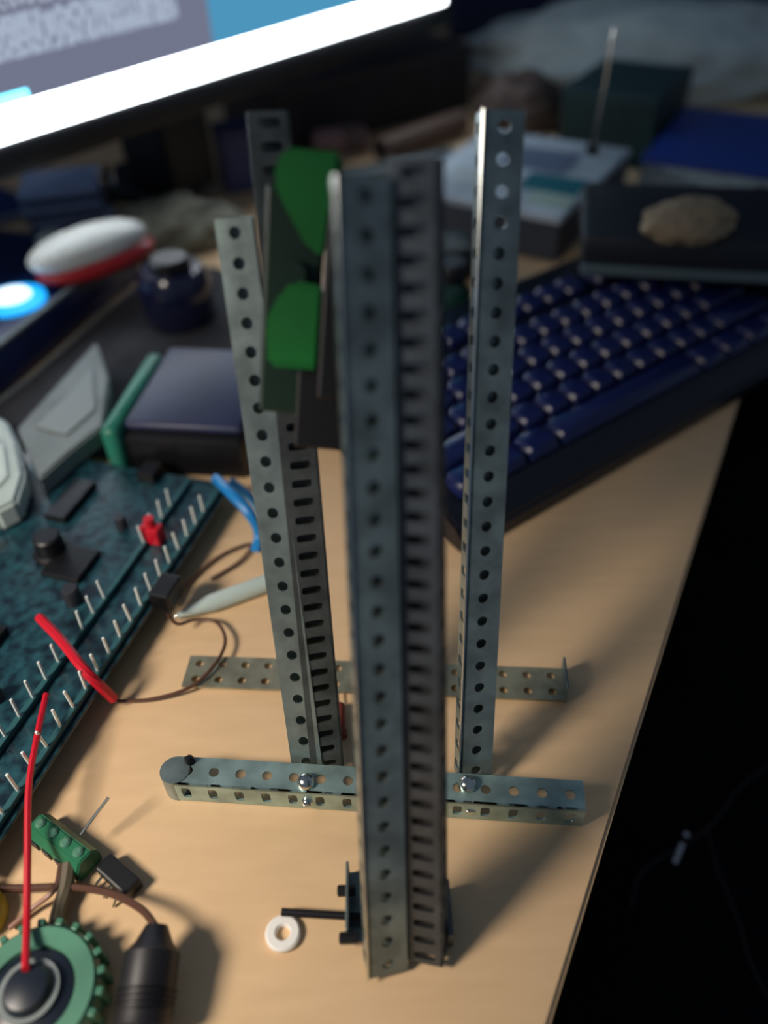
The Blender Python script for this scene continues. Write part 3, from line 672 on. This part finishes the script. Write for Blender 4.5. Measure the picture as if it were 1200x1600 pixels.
rg.scale = (.9, .9, .9)
a, b_ = P(222, 1610, .0085), P(246, 1448, .013)
pl = thing('black_plug', 'black cylindrical plug lying beside the green ring', 'plug', a, 0)
dv = b_ - a; qm = dv.to_track_quat('Z', 'Y').to_matrix(); Lq = dv.length
g = MB(); g.lathe([(0, 0), (.0076, 0), (.0084, .001), (.0084, Lq * .72), (.0060, Lq * .82), (.0035, Lq), (0, Lq)], (0, 0, .001), 24, qm); obj('barrel', g, mat('black_rubber', (22, 20, 26), .5), pl, smooth=True)
for k in range(4):
    g = MB(); g.lathe([(.0082, Lq * (.15 + k * .06)), (.0090, Lq * (.165 + k * .06)), (.0090, Lq * (.18 + k * .06)), (.0082, Lq * (.195 + k * .06))], (0, 0, .001), 24, qm); obj('grip_rib', g, BLACK, pl, smooth=True)
g = MB(); g.cyl(Vector((0, 0, .001)) - dv.normalized() * .012, Vector((0, 0, .001)), .0018, 10); obj('tip', g, BOLT, pl)

a, b_ = P(62, 1292, .004), P(140, 1352, .004)
tb_ = thing('terminal_block', 'small green screw terminal block on the desk', 'terminal block', Vector((a.x, a.y, 0)), yaw(a, b_)); Lq = (b_ - a).length
g = MB(); g.prism([(-.005, 0), (.005, 0), (.005, .006), (.0025, .010), (-.0025, .010), (-.005, .006)], 0, Lq, .0005); bmesh.ops.transform(g.b, matrix=(RZ(PI / 2) @ RX(PI / 2)).to_4x4(), verts=g.b.verts); obj('body', g, mat('terminal_green', (40, 120, 84), .42, noise=.2), tb_)
for k in range(4):
    x = Lq * (k + .5) / 4
    g = MB(); g.lathe([(0, .0095), (.0016, .0095), (.0019, .0105), (.0012, .0112), (0, .0112)], (x, 0, 0), 12); obj('screw', g, mat('screw_green_metal', (120, 180, 150), .3, .6), tb_, smooth=True)
    g = MB(); g.box((x, -.0052, .003), (Lq / 4 * .6, .001, .004), bev=.0002); obj('port', g, BLACK, tb_)
a, b_ = P(126, 1304, .010), P(170, 1246, .016)
g = MB(); g.cyl((0, 0, 0), b_ - a, .0006, 8); lw = (km.inverted() if False else Matrix.Translation(tb_.location) @ RZ(tb_.rotation_euler.z).to_4x4()).inverted()
o = obj('lead_wire', g, BOLT, tb_, 'bright bare wire lead'); o.matrix_local = lw @ Matrix.Translation(a)
p = P(190, 1376); bk2 = thing('shadow_block', 'small black block with bent pins added where a shadow falls behind the black plug', 'socket', p, math.radians(-38))  # dark block added where the terminal block's soft shadow falls
g = MB(); g.box((0, 0, .003), (.016, .007, .006), bev=.0008); obj('body', g, BLACK, bk2)
for k in range(3):
    g = MB(); g.tube([(-.005 + k * .005, -.0035, .003), (-.005 + k * .005, -.006, .0025), (-.005 + k * .005, -.0075, .0006)], .0005, smooth=0); obj('pin', g, BOLT, bk2)
p = P(-34, 1436); yl = thing('yellow_knob', 'yellow and white plastic knob cut by the left frame edge', 'knob', p)
g = MB(); g.lathe([(0, 0), (.010, 0), (.010, .006), (.0085, .008), (0, .008)], (0, 0, 0), 24); obj('base', g, mat('yellow_plastic', (190, 170, 50), .4), yl, smooth=True)
g = MB(); g.lathe([(.006, .008), (.006, .013), (.005, .014), (0, .014)], (0, 0, 0), 20); obj('cap', g, WHITE, yl, smooth=True)
